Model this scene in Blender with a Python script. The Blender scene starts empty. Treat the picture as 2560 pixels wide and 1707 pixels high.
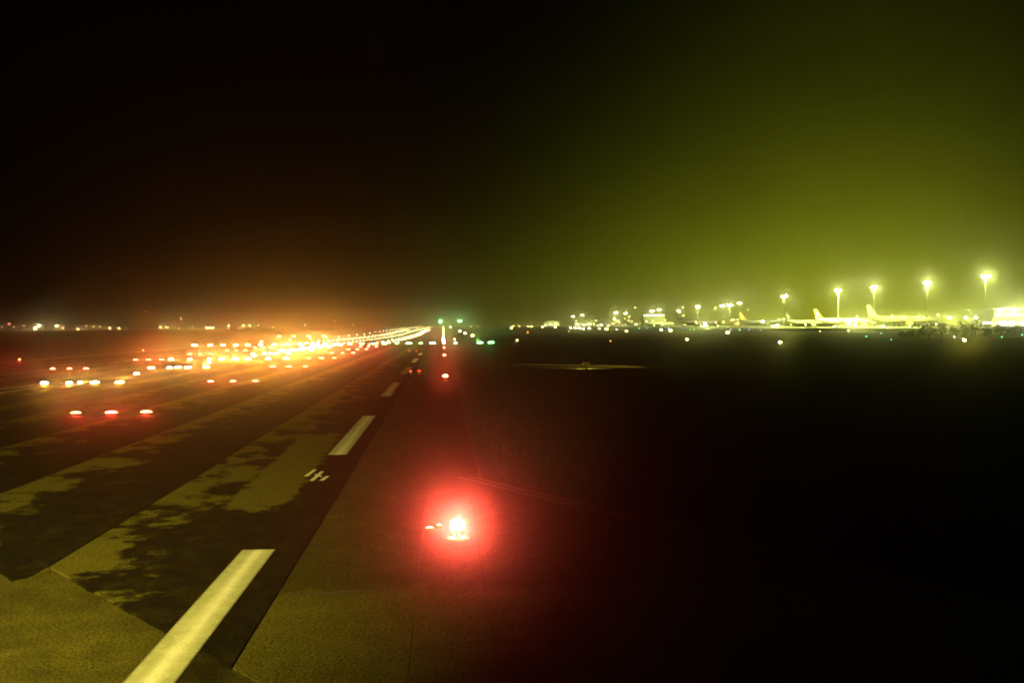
import bpy, bmesh, math, random
from mathutils import Vector, Matrix
R = math.radians
random.seed(7)
scene = bpy.context.scene
COL = scene.collection

# ------------------------------------------------------------------ settings to tune
USE_DN = True
SKY_AZ, SKY_LEAN, SKY_W, SKY_EL, SKY_A = 18.0, 0.15, 9.4, 4.8, 0.25
LOW_AZ, LOW_W, LOW_EL, LOW_A = 16.5, 11.5, 2.3, 0.25
FL_E, FL_S, FL_P, FL_T = 250000.0, 50.0, (-4.0, -12.0, 8.0), (-16.5, 43.0, 0.0)
E_RED, E_WHT, E_NEAR, E_EDGE, E_GRN, E_FAR, E_TAXI = 750.0, 2400.0, 19000.0, 700.0, 200.0, 140.0, 160.0
E_MAST, E_MPT, E_LOW, E_HOOD = 1000000.0, 9000.0, 5000.0, 1500.0
HAZE_D, HAZE_G = 0.0004, 0.985

# ------------------------------------------------------------------ camera
CAM_H = 3.65
cd = bpy.data.cameras.new("camera")
cam = bpy.data.objects.new("camera", cd)
COL.objects.link(cam)
cd.sensor_width = 36.0
cd.lens = 36.0 * 3030.0 / 2560.0
cd.clip_start = 0.1
cd.clip_end = 20000.0
fwd = Vector((0.05666977, 0.99831044, -0.01283723))
rgt = Vector((0.99835667, -0.05677268, -0.00779928))
upv = Vector((0.0085149, 0.01237415, 0.99988718))
cam.matrix_world = Matrix(((rgt.x, upv.x, -fwd.x, 0), (rgt.y, upv.y, -fwd.y, 0), (rgt.z, upv.z, -fwd.z, CAM_H), (0, 0, 0, 1)))
scene.camera = cam

# ------------------------------------------------------------------ render
scene.render.engine = 'CYCLES'
cy = scene.cycles
cy.use_denoising = USE_DN
cy.use_adaptive_sampling = False
cy.max_bounces = 4
cy.diffuse_bounces = 2
cy.glossy_bounces = 2
cy.transmission_bounces = 2
cy.volume_bounces = 0
cy.sample_clamp_indirect = 2.0
cy.sample_clamp_direct = 0.0
cy.pixel_filter_type = 'BLACKMAN_HARRIS'
cy.filter_width = 1.9
vs = scene.view_settings
vs.view_transform = 'Standard'
vs.look = 'None'
vs.exposure = 0.0
vs.gamma = 1.0
vs.use_curve_mapping = False

# ------------------------------------------------------------------ world: night sky with the town's light dome
world = bpy.data.worlds.new("World")
scene.world = world
world.use_nodes = True
nt = world.node_tree
nt.nodes.clear()


class NB:
    """tiny node builder"""
    def __init__(self, tree):
        self.t = tree

    def n(self, kind, **kw):
        nd = self.t.nodes.new(kind)
        for k, v in kw.items():
            setattr(nd, k, v)
        return nd

    def put(self, sock, v):
        if isinstance(v, (int, float)):
            sock.default_value = v
        elif isinstance(v, tuple):
            sock.default_value = v
        else:
            self.t.links.new(v, sock)

    def m(self, op, a, b=0.0, c=None):
        nd = self.n('ShaderNodeMath', operation=op)
        self.put(nd.inputs[0], a)
        self.put(nd.inputs[1], b)
        if c is not None:
            self.put(nd.inputs[2], c)
        return nd.outputs[0]

    def noise(self, vec, scale, detail=3.0, rough=0.55):
        nd = self.n('ShaderNodeTexNoise')
        self.put(nd.inputs['Vector'], vec)
        nd.inputs['Scale'].default_value = scale
        nd.inputs['Detail'].default_value = detail
        nd.inputs['Roughness'].default_value = rough
        return nd.outputs['Fac']

    def step(self, v, a, b):
        nd = self.n('ShaderNodeMapRange', interpolation_type='SMOOTHSTEP')
        self.put(nd.inputs['Value'], v)
        self.put(nd.inputs['From Min'], a)
        self.put(nd.inputs['From Max'], b)
        return nd.outputs['Result']

    def mix(self, f, a, b):
        nd = self.n('ShaderNodeMix', data_type='RGBA')
        self.put(nd.inputs[0], f)
        self.put(nd.inputs[6], a)
        self.put(nd.inputs[7], b)
        return nd.outputs[2]


w = NB(nt)
tc = w.n('ShaderNodeTexCoord')
sep = w.n('ShaderNodeSeparateXYZ')
nt.links.new(tc.outputs['Generated'], sep.inputs[0])
az = w.m('ARCTAN2', sep.outputs[0], sep.outputs[1])            # radians to the right of +Y
az = w.m('MULTIPLY', az, 57.2958)
el = w.m('MULTIPLY', w.m('ARCSINE', sep.outputs[2]), 57.2958)
elp = w.m('MAXIMUM', el, 0.0)
cloud = w.noise(tc.outputs['Generated'], 5.0, 4.0)
cloud = w.m('MULTIPLY_ADD', cloud, 0.9, 0.55)
cen = w.m('MULTIPLY_ADD', elp, SKY_LEAN, SKY_AZ)
q = w.m('DIVIDE', w.m('SUBTRACT', az, cen), SKY_W)
gz = w.m('EXPONENT', w.m('MULTIPLY', w.m('MULTIPLY', q, q), -1.0))
ge = w.m('EXPONENT', w.m('DIVIDE', elp, -SKY_EL))
dome = w.m('MULTIPLY', w.m('MULTIPLY', gz, ge), cloud)
dome = w.m('MULTIPLY', dome, SKY_A)
q2 = w.m('DIVIDE', w.m('SUBTRACT', az, LOW_AZ), LOW_W)
low = w.m('MULTIPLY', w.m('EXPONENT', w.m('MULTIPLY', w.m('MULTIPLY', q2, q2), -1.0)), w.m('EXPONENT', w.m('DIVIDE', elp, -LOW_EL)))
dome = w.m('ADD', dome, w.m('MULTIPLY', w.m('MULTIPLY', low, cloud), LOW_A))
sc = w.n('ShaderNodeVectorMath', operation='SCALE')
sc.inputs[0].default_value = (0.89, 1.0, 0.03)
nt.links.new(dome, sc.inputs['Scale'])
bg = w.n('ShaderNodeBackground')
add = w.n('ShaderNodeVectorMath', operation='ADD')
nt.links.new(sc.outputs[0], add.inputs[0])
add.inputs[1].default_value = (0.0003, 0.0003, 0.0001)
nt.links.new(add.outputs[0], bg.inputs['Color'])
bg.inputs['Strength'].default_value = 1.0
ow = w.n('ShaderNodeOutputWorld')
nt.links.new(bg.outputs[0], ow.inputs[0])

# faint moonlight, far too weak to throw visible shadows
sl = bpy.data.lights.new("moon_sun", 'SUN')
sl.energy = 0.004
sl.angle = R(0.5)
sl.color = (1.0, 0.9, 0.55)
so = bpy.data.objects.new("moon_sun", sl)
so.rotation_euler = (R(50), 0, R(-40))
COL.objects.link(so)

# the flood lamp of the vehicle the picture is taken from: the pool of yellow light on the pavement
hl = bpy.data.lights.new("vehicle_floodlight", 'SPOT')
hl.energy = FL_E
hl.color = (1.0, 0.83, 0.15)
hl.spot_size = R(FL_S)
hl.spot_blend = 1.0
hl.shadow_soft_size = 0.15
ho = bpy.data.objects.new("vehicle_floodlight", hl)
ho.location = Vector(FL_P)
ho.rotation_euler = (Vector(FL_T) - ho.location).to_track_quat('-Z', 'Y').to_euler()
COL.objects.link(ho)

# ------------------------------------------------------------------ tables (metres; x right, y ahead, z up)
MASTS = [
    (292.8, 639.4, 28.57, 1.3),
    (299.1, 734.0, 28.5, 1.1),
    (294.8, 814.7, 28.44, 1.0),
    (281.3, 849.7, 27.38, 0.9),
    (291.3, 1020.8, 27.32, 0.9),
    (329.1, 1330.4, 27.27, 0.3),
    (319.5, 1337.3, 25.24, 1.1),
    (323.8, 1390.7, 25.23, 0.5),
    (305.2, 1437.8, 25.2, 1.0),
    (351.8, 1794.2, 24.17, 0.45),
    (328.0, 1825.9, 27.18, 0.8),
    (336.9, 1941.1, 26.16, 0.7),
    (333.2, 2200.1, 25.13, 0.7),
    (307.5, 2143.7, 26.12, 0.9),
    (265.4, 2300.0, 23.65, 0.7),
    (247.8, 2300.0, 21.49, 0.7),
]
APRON_LAMPS = [
    (250.1, 720.0, 7.49, 'w'),
    (260.2, 690.0, 7.29, 'w'),
    (267.3, 690.0, 7.12, 'w'),
    (275.4, 690.0, 6.95, 'w'),
    (279.2, 690.0, 6.57, 'w'),
    (291.7, 700.0, 8.2, 'p'),
    (215.9, 520.0, 3.01, 'w'),
    (256.0, 600.0, 6.09, 'W'),
    (264.3, 600.0, 6.03, 'W'),
    (269.7, 600.0, 5.99, 'W'),
    (252.8, 900.0, 6.78, 'w'),
    (256.4, 900.0, 7.2, 'w'),
    (278.1, 820.0, 6.14, 'w'),
    (277.6, 780.0, 5.4, 'w'),
    (268.4, 760.0, 3.58, 'w'),
    (255.7, 740.0, 2.63, 'W'),
    (251.7, 740.0, 2.91, 'p'),
    (244.6, 740.0, 2.72, 'p'),
    (236.5, 640.0, 2.01, 'w'),
    (248.7, 820.0, 2.93, 'p'),
    (240.3, 860.0, 2.76, 'W'),
    (253.6, 950.0, 5.62, 'W'),
    (254.7, 1050.0, 7.6, 'w'),
    (257.9, 1050.0, 7.58, 'w'),
    (232.0, 950.0, 3.88, 'r'),
    (224.4, 980.0, 2.53, 'w'),
    (239.7, 1100.0, 4.32, 'W'),
    (207.3, 950.0, 2.49, 'W'),
    (253.0, 1200.0, 5.25, 'w'),
    (259.7, 1300.0, 13.29, 'w'),
    (240.4, 1300.0, 8.67, 'w'),
    (217.9, 1200.0, 5.12, 'w'),
    (175.5, 1000.0, 2.93, 'w'),
    (219.1, 1500.0, 6.39, 'w'),
    (207.3, 1300.0, 3.95, 'w'),
    (241.5, 1700.0, 12.46, 'W'),
    (255.2, 1700.0, 12.92, 'p'),
    (262.6, 1700.0, 15.13, 'p'),
    (295.2, 1300.0, 21.7, 'w'),
    (294.3, 1300.0, 19.98, 'w'),
    (305.3, 1200.0, 18.08, 'w'),
    (299.2, 1500.0, 25.27, 'w'),
    (239.3, 1500.0, 25.19, 'w'),
    (220.7, 2000.0, 6.53, 'p'),
    (250.0, 2000.0, 5.64, 'p'),
    (170.0, 500.0, 0.63, 'y'),
    (-5.6, 2600.0, 14.35, 'g'),
    (36.3, 2600.0, 14.89, 'g'),
    (337.3, 1781.0, 4.84, 'w'),  # from here on: extra lamps added at random to thicken the apron lights
    (396.4, 1810.0, 8.37, 'w'),
    (283.2, 1246.0, 5.74, 'w'),
    (193.6, 1237.0, 7.46, 'w'),
    (209.1, 1305.0, 4.42, 'p'),
    (231.4, 1828.0, 10.48, 'p'),
    (140.7, 1152.0, 4.63, 'w'),
    (412.7, 1966.0, 9.56, 'w'),
    (283.5, 1967.0, 7.6, 'w'),
    (255.6, 1973.0, 10.52, 'p'),
    (211.8, 1457.0, 8.74, 'w'),
    (201.4, 1432.0, 5.0, 'w'),
    (325.4, 1752.0, 9.94, 'w'),
    (336.8, 1559.0, 7.33, 'p'),
    (219.7, 1300.0, 7.49, 'w'),
    (340.1, 1454.0, 6.35, 'p'),
    (253.7, 1642.0, 10.31, 'w'),
    (337.6, 1680.0, 3.5, 'w'),
    (402.5, 1940.0, 3.51, 'w'),
    (332.9, 1909.0, 9.27, 'p'),
    (213.6, 1786.0, 5.74, 'w'),
    (214.9, 1954.0, 11.59, 'w'),
    (254.3, 1458.0, 8.52, 'w'),
    (371.8, 1613.0, 7.34, 'w'),
    (267.7, 1829.0, 6.69, 'w'),
    (309.4, 1287.0, 7.83, 'p'),
    (326.0, 1324.0, 5.59, 'w'),
    (352.2, 1107.0, 5.56, 'p'),
    (284.8, 1156.0, 3.84, 'w'),
    (491.6, 1204.0, 4.62, 'w'),
    (288.7, 1115.0, 5.77, 'w'),
    (328.0, 1128.0, 2.95, 'w'),
    (459.5, 1128.0, 3.5, 'p'),
    (296.5, 1006.0, 4.41, 'w'),
    (358.4, 1379.0, 4.83, 'w'),
    (403.1, 1160.0, 4.49, 'w'),
    (379.5, 1170.0, 4.04, 'p'),
    (409.1, 1354.0, 3.51, 'p'),
    (287.2, 843.0, 4.39, 'p'),
    (364.7, 1011.0, 3.87, 'p'),
    (533.5, 1471.0, 4.55, 'w'),
    (281.1, 828.0, 3.83, 'w'),
    (297.9, 1006.0, 4.91, 'p'),
    (478.0, 1362.0, 4.56, 'p'),
]
TAXI_LAMPS = [
    (11.3, 1883.3, 2.28, 1.0),
    (11.9, 857.2, 0.15, 1.2),
    (12.3, 679.4, -0.49, 1.2),
    (11.5, 478.1, -0.31, 1.4),
    (57.3, 2510.2, 3.16, 0.6),
    (69.7, 2396.5, 2.9, 0.8),
    (143.5, 2479.7, 3.06, 0.8),
    (68.8, 1223.7, 1.07, 1.0),
    (134.8, 2134.9, 2.91, 0.8),
    (145.9, 2081.3, 2.61, 0.8),
    (139.6, 1909.9, 2.33, 1.1),
    (132.3, 1612.6, 1.79, 0.8),
    (131.3, 1416.9, 1.42, 1.0),
    (122.4, 1158.0, 0.95, 1.0),
    (125.8, 1151.2, 0.93, 1.0),
    (125.1, 1107.4, 0.82, 1.0),
    (120.1, 1035.4, 0.63, 1.2),
    (132.3, 1093.8, 0.78, 1.0),
    (131.4, 1015.7, 0.58, 0.7),
    (128.7, 950.9, 0.42, 1.5),
    (131.5, 915.2, 0.33, 0.4),
    (117.1, 770.5, -0.35, 1.2),
    (150.1, 828.1, -0.02, 1.1),
    (146.1, 773.1, -0.34, 1.4),
    (53.2, 262.1, 0.35, 1.3),
    (135.8, 572.6, -0.48, 1.6),
    (59.9, 212.8, 0.4, 1.6),
    (93.5, 212.9, 0.4, 2.2),
]
MARKER_LAMPS = [
    (175.8, 854.3, -0.02, 'g'),
    (177.9, 852.3, -0.03, 'g'),
    (166.7, 1024.5, 0.45, 'g'),
    (177.2, 1045.4, 0.51, 'c'),
    (243.6, 1000.1, 0.39, 'g'),
    (240.9, 925.9, 0.2, 'g'),
    (244.0, 920.0, 0.19, 'g'),
    (190.9, 1019.6, 0.44, 'b'),
    (199.7, 1003.2, 0.4, 'b'),
    (202.6, 845.8, -0.07, 'b'),
    (201.3, 814.1, -0.25, 'c'),
    (203.4, 796.7, -0.35, 'b'),
    (206.6, 779.0, -0.45, 'c'),
    (115.1, 324.2, 0.02, 'c'),
    (175.7, 477.6, -0.46, 'c'),
    (94.3, 250.6, 0.21, 'c'),
    (208.0, 659.2, -0.64, 'y'),
    (162.9, 387.5, -0.18, 'c'),
    (121.8, 282.8, 0.16, 'c'),
    (129.0, 273.4, 0.18, 'g'),
    (163.7, 334.4, -0.01, 'c'),
    (3.3, 348.2, -0.06, 'w'),
    (17.8, 291.3, 0.13, 'w'),
    (84.5, 812.8, -0.26, 'o'),
    (53.1, 761.2, -0.56, 'o'),
    (36.7, 264.7, 0.19, 'o'),
]
TOWN_LAMPS = [
    (-804.2, 2300.0, 14.35, 'r'),
    (-757.0, 2300.0, 6.18, 'W'),
    (-749.7, 2300.0, 10.95, 'W'),
    (-758.6, 2300.0, 2.1, 'o'),
    (-717.6, 2300.0, 10.7, 'W'),
    (-706.7, 2300.0, 6.15, 'r'),
    (-679.0, 2300.0, 3.7, 'w'),
    (-663.5, 2300.0, 9.54, 'd'),
    (-650.4, 2300.0, 8.69, 'd'),
    (-638.6, 2300.0, 8.6, 'd'),
    (-621.1, 2300.0, 4.73, 'w'),
    (-603.5, 2300.0, 4.59, 'w'),
    (-777.4, 2300.0, 11.17, 'd'),
    (-795.6, 2300.0, 9.08, 'd'),
    (-817.4, 2300.0, 9.25, 'd'),
    (-553.9, 2300.0, 36.33, 'o'),
    (-527.7, 2300.0, 6.23, 'w'),
    (-515.9, 2300.0, 6.14, 'w'),
    (-493.0, 2300.0, 3.72, 'd'),
    (-489.1, 2300.0, 22.4, 'w'),
    (-468.6, 2300.0, 8.02, 'd'),
    (-442.0, 2300.0, 4.44, 'w'),
    (-436.1, 2300.0, 4.39, 'w'),
    (-430.2, 2300.0, 4.34, 'w'),
    (-402.0, 2300.0, 8.25, 'w'),
    (-402.0, 2300.0, 3.75, 'o'),
    (-373.8, 2300.0, 8.4, 'w'),
    (-361.9, 2300.0, 7.94, 'w'),
    (-346.3, 2300.0, 8.57, 'd'),
    (-382.7, 2300.0, 3.59, 'o'),
    (-376.8, 2300.0, 3.55, 'o'),
    (-318.8, 2300.0, 4.59, 'd'),
    (-259.1, 2300.0, 8.64, 'w'),
    (-204.4, 2300.0, 15.0, 'd'),
    (-169.2, 2300.0, 7.95, 'd'),
]
PLANES_RAW = [
    (284.1, 330.6, 800),
    (266.7, 307.2, 860),
    (265.6, 297.2, 930),
    (268.8, 311.3, 1090),
    (244.0, 290.7, 1260),
    (251.2, 286.4, 1500),
    (237.9, 274.4, 1600),
    (218.7, 252.8, 1700),
]
MISC = [
    ('strip', 10.2, 109.0, 0.1),
    ('strip2', 17.1, 104.7, 0.1),
    ('strip3', 7.3, 114.7, 0.1),
    ('bump', 12.5, 103.2, 0.4),
    ('bar0', 251.3, 1500.0, 15.63),
    ('bar1', 277.0, 1500.0, 15.44),
    ('t0', 289.8, 620.0, 3.05),
    ('t1', 289.8, 620.0, 12.28),
    ('t2', 284.0, 620.0, 5.61),
    ('lampA', 285.8, 610.0, 10.89),
    ('lampB', 293.8, 610.0, 10.84),
    ('tr', 116.2, 300.0, 2.13),
    ('tr', 127.1, 300.0, 4.07),
    ('tr', 133.3, 300.0, 4.02),
    ('tr', 147.3, 300.0, 2.9),
]

# ------------------------------------------------------------------ helpers
def zr(Y):
    P = [(-50, 0), (140, 0), (203, -.09), (278, -.17), (330, -.35), (385, -.52), (445, -.75), (565, -.98), (745, -1.0), (866, -.3), (1160, .45), (2000, 2), (2900, 3.2), (8000, 3.2)]
    if Y <= P[0][0]:
        return 0.0
    for (a, za), (b, zb) in zip(P, P[1:]):
        if a <= Y <= b:
            return za + (zb - za) * (Y - a) / (b - a)
    return P[-1][1]


def mat(name, base=(0.5, 0.5, 0.5), rough=0.7, metal=0.0, var=0.25, scale=3.0, bump=0.0):
    m = bpy.data.materials.new(name)
    m.use_nodes = True
    t = m.node_tree
    b = t.nodes['Principled BSDF']
    nb = NB(t)
    geo = nb.n('ShaderNodeTexCoord')
    nz = nb.noise(geo.outputs['Object'], scale, 4.0)
    f = nb.m('MULTIPLY_ADD', nz, 2 * var, 1.0 - var)
    s = nb.n('ShaderNodeVectorMath', operation='SCALE')
    s.inputs[0].default_value = base
    t.links.new(f, s.inputs['Scale'])
    t.links.new(s.outputs[0], b.inputs['Base Color'])
    b.inputs['Roughness'].default_value = rough
    b.inputs['Metallic'].default_value = metal
    if bump:
        bp = nb.n('ShaderNodeBump')
        bp.inputs['Strength'].default_value = bump
        t.links.new(nb.noise(geo.outputs['Object'], scale * 8, 3.0), bp.inputs['Height'])
        t.links.new(bp.outputs[0], b.inputs['Normal'])
    return m


def emat(name, col, strength):
    m = bpy.data.materials.new(name)
    m.use_nodes = True
    t = m.node_tree
    t.nodes.clear()
    nb = NB(t)
    e = nb.n('ShaderNodeEmission')
    e.inputs[0].default_value = (*col, 1)
    e.inputs[1].default_value = strength
    o = nb.n('ShaderNodeOutputMaterial')
    t.links.new(e.outputs[0], o.inputs[0])
    m.cycles.emission_sampling = 'NONE'
    return m


def mesh_obj(name, bm, mats, parent=None, loc=None, smooth=False):
    me = bpy.data.meshes.new(name)
    bm.normal_update()
    bm.to_mesh(me)
    bm.free()
    for mm in (mats if isinstance(mats, (list, tuple)) else [mats]):
        me.materials.append(mm)
    if smooth:
        for p in me.polygons:
            p.use_smooth = True
    o = bpy.data.objects.new(name, me)
    COL.objects.link(o)
    if parent is not None:
        o.parent = parent
    if loc is not None:
        o.location = loc
    return o


def tag(o, label=None, cat=None, group=None, kind=None):
    if label:
        o['label'] = label
    if cat:
        o['category'] = cat
    if group:
        o['group'] = group
    if kind:
        o['kind'] = kind
    return o


def empty(name, loc, rz=0.0):
    o = bpy.data.objects.new(name, None)
    o.empty_display_size = 0.3
    COL.objects.link(o)
    o.location = loc
    o.rotation_euler = (0, 0, rz)
    return o


def copy_tree(o, parent=None):
    c = o.copy()
    COL.objects.link(c)
    c.parent = parent
    for ch in list(o.children):
        copy_tree(ch, c)
    return c


def box(bm, x0, x1, y0, y1, z0, z1, mi=0):
    v = [bm.verts.new((x, y, z)) for z in (z0, z1) for y in (y0, y1) for x in (x0, x1)]
    for a in ((0, 2, 3, 1), (4, 5, 7, 6), (0, 1, 5, 4), (2, 6, 7, 3), (0, 4, 6, 2), (1, 3, 7, 5)):
        f = bm.faces.new([v[i] for i in a])
        f.material_index = mi


def lathe(bm, prof, n=12, mi=0, c=(0, 0, 0), axis='z', cap=True):
    rings = []
    for r, h in prof:
        ring = []
        for k in range(n):
            a = 2 * math.pi * k / n
            p = (r * math.cos(a), r * math.sin(a), h)
            if axis == 'x':
                p = (h, r * math.cos(a), r * math.sin(a))
            if axis == 'y':
                p = (r * math.cos(a), h, r * math.sin(a))
            ring.append(bm.verts.new((p[0] + c[0], p[1] + c[1], p[2] + c[2])))
        rings.append(ring)
    for a, b in zip(rings, rings[1:]):
        for k in range(n):
            f = bm.faces.new((a[k], a[(k + 1) % n], b[(k + 1) % n], b[k]))
            f.material_index = mi
    if cap:
        f = bm.faces.new(list(reversed(rings[0]))); f.material_index = mi
        f = bm.faces.new(rings[-1]); f.material_index = mi


def prism(bm, pts, d0, d1, plane='xz', mi=0):
    """extrude outline pts between d0 and d1 along the third axis"""
    def mk(p, d):
        return {'xz': (p[0], d, p[1]), 'xy': (p[0], p[1], d), 'yz': (d, p[0], p[1])}[plane]
    a = [bm.verts.new(mk(p, d0)) for p in pts]
    b = [bm.verts.new(mk(p, d1)) for p in pts]
    n = len(pts)
    f = bm.faces.new(a); f.material_index = mi
    f = bm.faces.new(list(reversed(b))); f.material_index = mi
    for i in range(n):
        f = bm.faces.new((a[i], b[i], b[(i + 1) % n], a[(i + 1) % n])); f.material_index = mi


def new():
    return bmesh.new()


def spot(parent, energy, col, cone, target_dir, off=(0, 0, 0), blend=0.6, rad=0.05, name='lamp_light'):
    l = SPOTS.get((energy, col, cone, blend, rad))
    if l is None:
        l = bpy.data.lights.new(name, 'SPOT')
        l.energy = energy
        l.color = col
        l.spot_size = R(cone)
        l.spot_blend = blend
        l.shadow_soft_size = rad
        SPOTS[(energy, col, cone, blend, rad)] = l
    o = bpy.data.objects.new(name, l)
    COL.objects.link(o)
    o.parent = parent
    o.location = off
    o.rotation_euler = Vector(target_dir).to_track_quat('-Z', 'Y').to_euler()
    return o


SPOTS = {}

# ------------------------------------------------------------------ materials
def asphalt_material():
    m = bpy.data.materials.new('paver_lane_asphalt')
    m.use_nodes = True
    t = m.node_tree
    b = t.nodes['Principled BSDF']
    nb = NB(t)
    g = nb.n('ShaderNodeNewGeometry')
    s = nb.n('ShaderNodeSeparateXYZ')
    t.links.new(g.outputs['Position'], s.inputs[0])
    X, Y = s.outputs[0], s.outputs[1]
    lane = nb.m('DIVIDE', nb.m('ADD', X, 2.3 + 380.0), 3.8)
    u = nb.m('FRACT', lane)
    k = nb.m('FLOOR', lane)
    mp = nb.n('ShaderNodeMapping')
    t.links.new(g.outputs['Position'], mp.inputs[0])
    mp.inputs['Scale'].default_value = (0.55, 0.32, 1)
    ragged = nb.noise(mp.outputs[0], 1.35, 6.0, 0.62)
    mp3 = nb.n('ShaderNodeMapping')
    t.links.new(g.outputs['Position'], mp3.inputs[0])
    mp3.inputs['Scale'].default_value = (0.35, 0.5, 1)
    mp2 = nb.n('ShaderNodeMapping')
    t.links.new(g.outputs['Position'], mp2.inputs[0])
    mp2.inputs['Scale'].default_value = (0.02, 0.05, 1)
    mp2.inputs['Location'].default_value = (3.1, 1.7, 0)
    drift = nb.noise(mp2.outputs[0], 1.0, 2.0)
    thr = nb.m('ADD', nb.m('ADD', nb.m('MULTIPLY_ADD', ragged, 2.3, -0.95), nb.m('MULTIPLY_ADD', nb.noise(mp3.outputs[0], 5.0, 5.0, 0.7), 0.9, -0.45)), nb.m('MULTIPLY_ADD', drift, 0.8, -0.4))
    dry = nb.m('SUBTRACT', 1.0, nb.step(nb.m('SUBTRACT', u, thr), -0.10, 0.14))
    def band(v, lo, hi, soft):
        return nb.m('MULTIPLY', nb.step(v, lo - soft, lo + soft), nb.m('SUBTRACT', 1.0, nb.step(v, hi - soft, hi + soft)))
    wob = nb.noise(mp.outputs[0], 3.2, 6.0, 0.68)
    # a dry island left of the dashes, the damp band along them, the damp tongue left of the corner
    isl = nb.m('MULTIPLY', band(nb.m('ADD', X, nb.m('MULTIPLY_ADD', Y, 0.018, 0.0)), -4.1, -2.75, .3), band(Y, 24.5, 42.0, 1.6))
    isl = nb.step(nb.m('ADD', isl, nb.m('MULTIPLY_ADD', wob, 2.6, -1.3)), 0.35, 0.75)
    damp = band(X, -3.9, -2.3, .1)
    damp = nb.m('MULTIPLY', damp, nb.m('SUBTRACT', 1.0, nb.step(nb.m('ADD', Y, nb.m('MULTIPLY_ADD', wob, 6.0, -3.0)), 21.5, 23.0)))
    dry = nb.m('MAXIMUM', nb.m('MULTIPLY', dry, nb.m('SUBTRACT', 1.0, damp)), isl)
    right = nb.step(X, -2.31, -2.29)
    dry = nb.m('MULTIPLY', dry, nb.m('SUBTRACT', 1.0, right))
    tongue = nb.m('ADD', nb.m('MULTIPLY', band(nb.m('ADD', X, nb.m('MULTIPLY', wob, .5)), -7.2, -5.88, .12), 1.25), nb.m('MULTIPLY_ADD', wob, .3, -.15))
    near = nb.m('SUBTRACT', 1.0, nb.step(nb.m('ADD', nb.m('ADD', Y, tongue), nb.m('MULTIPLY', X, 1.54)), 9.50, 9.56))
    patch = nb.noise(mp.outputs[0], 0.55, 3.0)
    damp2 = nb.m('MULTIPLY', band(X, -3.15, -2.28, .12), 0.75)
    far_r = nb.step(nb.m('ADD', Y, nb.m('MULTIPLY', wob, 1.6)), 17.2, 18.0)
    fine = nb.noise(g.outputs['Position'], 38.0, 5.0, 0.7)
    coarse = nb.noise(g.outputs['Position'], 2.2, 4.0, 0.6)
    dryR = nb.m('MULTIPLY', nb.m('MULTIPLY_ADD', patch, 0.9, 0.5), nb.m('MULTIPLY_ADD', far_r, -0.42, 0.84))
    dryN = nb.m('ADD', nb.m('MULTIPLY_ADD', patch, 1.5, -0.18), nb.m('MULTIPLY_ADD', nb.noise(g.outputs['Position'], 1.1, 6.0, 0.7), 0.8, -0.45))
    dryN = nb.m('MULTIPLY', dryN, nb.m('SUBTRACT', 1.0, damp2))
    d = nb.m('MAXIMUM', dry, nb.m('MULTIPLY', right, dryR))
    mixn = nb.n('ShaderNodeMix', data_type='FLOAT')
    t.links.new(near, mixn.inputs[0])
    t.links.new(d, mixn.inputs[2])
    t.links.new(dryN, mixn.inputs[3])
    d = nb.m('ADD', mixn.outputs[0], nb.m('MAXIMUM', nb.m('MULTIPLY_ADD', nb.noise(mp.outputs[0], 4.5, 6.0, 0.75), 0.9, -0.42), 0.0))
    d = nb.m('MINIMUM', d, 1.05)
    tone = nb.mix(d, (0.009, 0.0075, 0.005, 1), (0.092, 0.082, 0.016, 1))
    f = nb.m('MULTIPLY', nb.m('MAXIMUM', nb.m('MULTIPLY_ADD', nb.noise(g.outputs['Position'], 24.0, 3.0, 0.9), 6.0, -2.0), 0.08), nb.m('MULTIPLY_ADD', coarse, 0.5, 0.75))
    sc = nb.n('ShaderNodeVectorMath', operation='SCALE')
    t.links.new(tone, sc.inputs[0])
    t.links.new(f, sc.inputs['Scale'])
    t.links.new(sc.outputs[0], b.inputs['Base Color'])
    b.inputs['Roughness'].default_value = 0.85
    b.inputs['Specular IOR Level'].default_value = 0.03
    bp = nb.n('ShaderNodeBump')
    bp.inputs['Strength'].default_value = 0.35
    bp.inputs['Distance'].default_value = 0.01
    t.links.new(fine, bp.inputs['Height'])
    t.links.new(bp.outputs[0], b.inputs['Normal'])
    return m


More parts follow.
